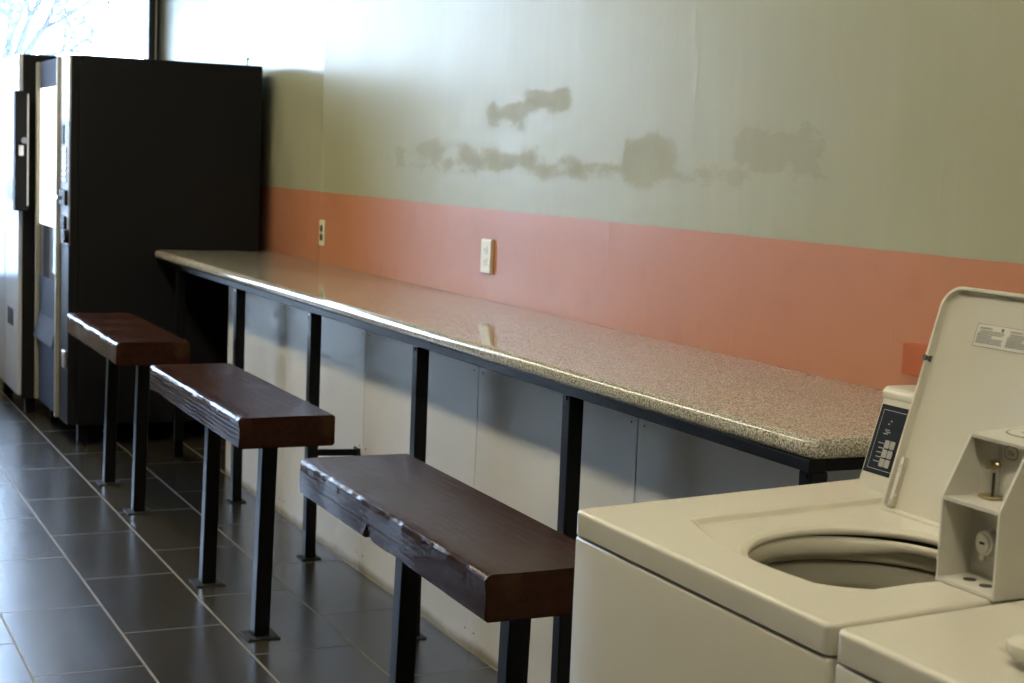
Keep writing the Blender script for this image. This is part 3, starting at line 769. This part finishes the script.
# ------------------------------------------------------------------ small fittings on the painted wall
def outlets():
    t = thing('wall_outlet', (XW, 6.642, 1.047), 'ivory duplex outlet flush on the orange band near the vending machine', 'outlet')
    pl = bmesh.new(); box(pl, XW-.006, XW, 6.607, 6.677, .990, 1.104, .002)
    link('face_plate', pl, M['ivory'], t)
    for z in (1.0275, 1.0665):
        o = rrect(6.6265, 6.6575, z-.0145, z+.0145, .010, 5); b = bmesh.new(); prism(b, o, XW-.0085, XW-.005, 'x')
        s = link('socket', b, M['plugdark'], t)
        b = bmesh.new(); box(b, XW-.0088, XW-.0082, 6.634, 6.636, z-.004, z+.006); box(b, XW-.0088, XW-.0082, 6.648, 6.650, z-.004, z+.005)
        link('slot', b, M['slotdark'], parent=s)
    b = bmesh.new(); cyl(b, (XW-.0055, 6.642, 1.047), (XW-.0075, 6.642, 1.047), .003, None, 10); link('screw', b, M['ivory'], t)
    t = thing('wall_outlet', (XW, 4.885, 1.068), 'ivory outlet with a thick box on the orange band above the counter', 'outlet')
    link('surface_box', bx(XW-.010, XW, 4.846, 4.926, 1.008, 1.124, .002), M['ivory'], t)
    link('face_plate', bx(XW-.013, XW-.0095, 4.847, 4.925, 1.010, 1.121, .0015), M['ivory'], t)
    for z in (1.0465, 1.0865):
        b = bmesh.new(); prism(b, rrect(4.870, 4.902, z-.0145, z+.0145, .010, 5), XW-.0145, XW-.0128, 'x'); s = link('socket', b, M['ivory'], t)
        b = bmesh.new()
        for yy in (4.879, 4.893): box(b, XW-.0149, XW-.0144, yy-.0011, yy+.0011, z-.003, z+.006)
        cyl(b, (XW-.0144, 4.886, z-.008), (XW-.0149, 4.886, z-.008), .0022, None, 8)
        link('slot', b, M['plugdark'], parent=s)
    t = thing('junction_box', (XW, 2.655, 1.0), 'small orange painted box on the wall behind the open washer lid', 'junction box')
    link('box_body', bx(XW-.030, XW+.002, 2.572, 2.674, .970, 1.034, .003), M['boxpaint'], t)
    link('cover', bx(XW-.034, XW-.0295, 2.57, 2.676, .968, 1.036, .002), M['boxpaint'], t)

# ------------------------------------------------------------------ ceiling lights and outdoors
def ceiling_lights():
    k = 0
    for x in (.42,):
        for y in (.2, 2.1, 4.0, 5.9, 7.75):
            t = thing('ceiling_light', (x, y, ZC), 'long fluorescent ceiling fixture above the aisle' if x > 0 else 'long fluorescent ceiling fixture in the second row', 'ceiling light', 'fluorescent fixtures above the aisle' if x > 0 else 'fluorescent fixtures of the second row')
            link('housing', bx(x-.13, x+.13, y-.88, y+.88, ZC-.05, ZC, .004), M['white_metal'], t)
            link('diffuser', bx(x-.11, x+.11, y-.86, y+.86, ZC-.085, ZC-.05, .006), M['light' if y > 3 else 'light_dim'], t)  # near fixtures get a weaker diffuser than the far ones
            k += 1

def outside():
    structure('ground', bx(-30, 30, YE+.15, 60, -.2, -.05), M['pave'])
    spots = [(2.5, 17.5, 11, 'slender bare branched tree outside behind the vending machines'), (-.9, 20.0, 5, 'bushy pale tree outside the window glass')]
    for (x, y, sd, lab) in spots:
        r = random.Random(sd)
        t = thing('tree', (x, y, -.05), lab, 'tree')
        tb, br, lf = bmesh.new(), bmesh.new(), bmesh.new()
        def grow(bm, p, d, L, rad, lev):
            q = p
            for s in range(3):
                d = (d+Vector((r.uniform(-.22, .22), r.uniform(-.22, .22), r.uniform(-.05, .12)))).normalized()
                e = q+d*L/3; cyl(bm, q, e, rad*(1-.2*s/3), rad*(1-.2*(s+1)/3), 7); q = e
                if lev >= 2:
                    for _ in range(5):
                        c = q+Vector((r.gauss(0, .10), r.gauss(0, .10), r.gauss(0, .10)))
                        n = Vector((r.gauss(0, 1), r.gauss(0, 1), r.gauss(0, 1))).normalized(); u = n.orthogonal().normalized()*.045; v = n.cross(u)*.5
                        lf.faces.new([lf.verts.new(c+k) for k in (u, v, -u, -v)])
            if lev < 4:
                for _ in range(3 if lev else 6):
                    nd = (d+Vector((r.gauss(0, .65), r.gauss(0, .65), r.gauss(.1, .4)))).normalized()
                    grow(br, q, nd, L*.62, rad*.55, lev+1)
        grow(tb, Vector((x, y, -.05)), Vector((0, 0, 1)), 1.7, .09, 0)
        link('trunk', tb, M['bark'], t); link('branches', br, M['bark'], t); link('leaves', lf, M['leaf'], t)

def world():
    w = bpy.data.worlds.new('sky'); SC.world = w; w.use_nodes = True
    nt = w.node_tree; bg = nt.nodes['Background']
    tc = N(nt, 'ShaderNodeTexCoord'); sp = N(nt, 'ShaderNodeSeparateXYZ'); lk(nt, tc.outputs['Generated'], sp.inputs[0])
    c = mixc(nt, sstep(nt, sp.outputs[2], -.05, .8), (.63, .78, 1.0), (.36, .55, 1.0))
    lk(nt, c, bg.inputs[0]); bg.inputs[1].default_value = SKY

SKY = 22.0
m_, nt_, b_ = mat('case_front'); b_.inputs['Base Color'].default_value = rgb((.10, .11, .13)); b_.inputs['Roughness'].default_value = .06; b_.inputs['Emission Color'].default_value = rgb((.92, .95, 1.0)); b_.inputs['Emission Strength'].default_value = .0; M['white_gloss'] = m_

room(); counter(); stools()
washer(0, 'almond washing machine with its lid open, beside the end of the counter', True)
washer(-.617, 'almond washing machine with its lid closed, only its corner showing', False)
snack_machine(); drink_machine(); outlets(); ceiling_lights(); outside(); world(); make_camera()

for o in SC.objects:
    if '_org' in o: del o['_org']
vs = SC.view_settings
SC.display_settings.display_device = 'sRGB'
vs.view_transform = 'Standard'; vs.look = 'None'; vs.exposure = 0.0; vs.gamma = 1.0; vs.use_curve_mapping = False
SC.cycles.use_denoising = True
SC.cycles.max_bounces = 10; SC.cycles.diffuse_bounces = 6; SC.cycles.glossy_bounces = 5; SC.cycles.transparent_max_bounces = 12
SC.cycles.sample_clamp_indirect = 5.0; SC.cycles.caustics_reflective = False; SC.cycles.caustics_refractive = False; SC.cycles.blur_glossy = 1.0
SC.cycles.denoising_prefilter = 'ACCURATE'; SC.cycles.denoising_input_passes = 'RGB_ALBEDO_NORMAL'; SC.cycles.adaptive_threshold = .005
SC.cycles.sampling_pattern = 'TABULATED_SOBOL'; SC.cycles.use_adaptive_sampling = False
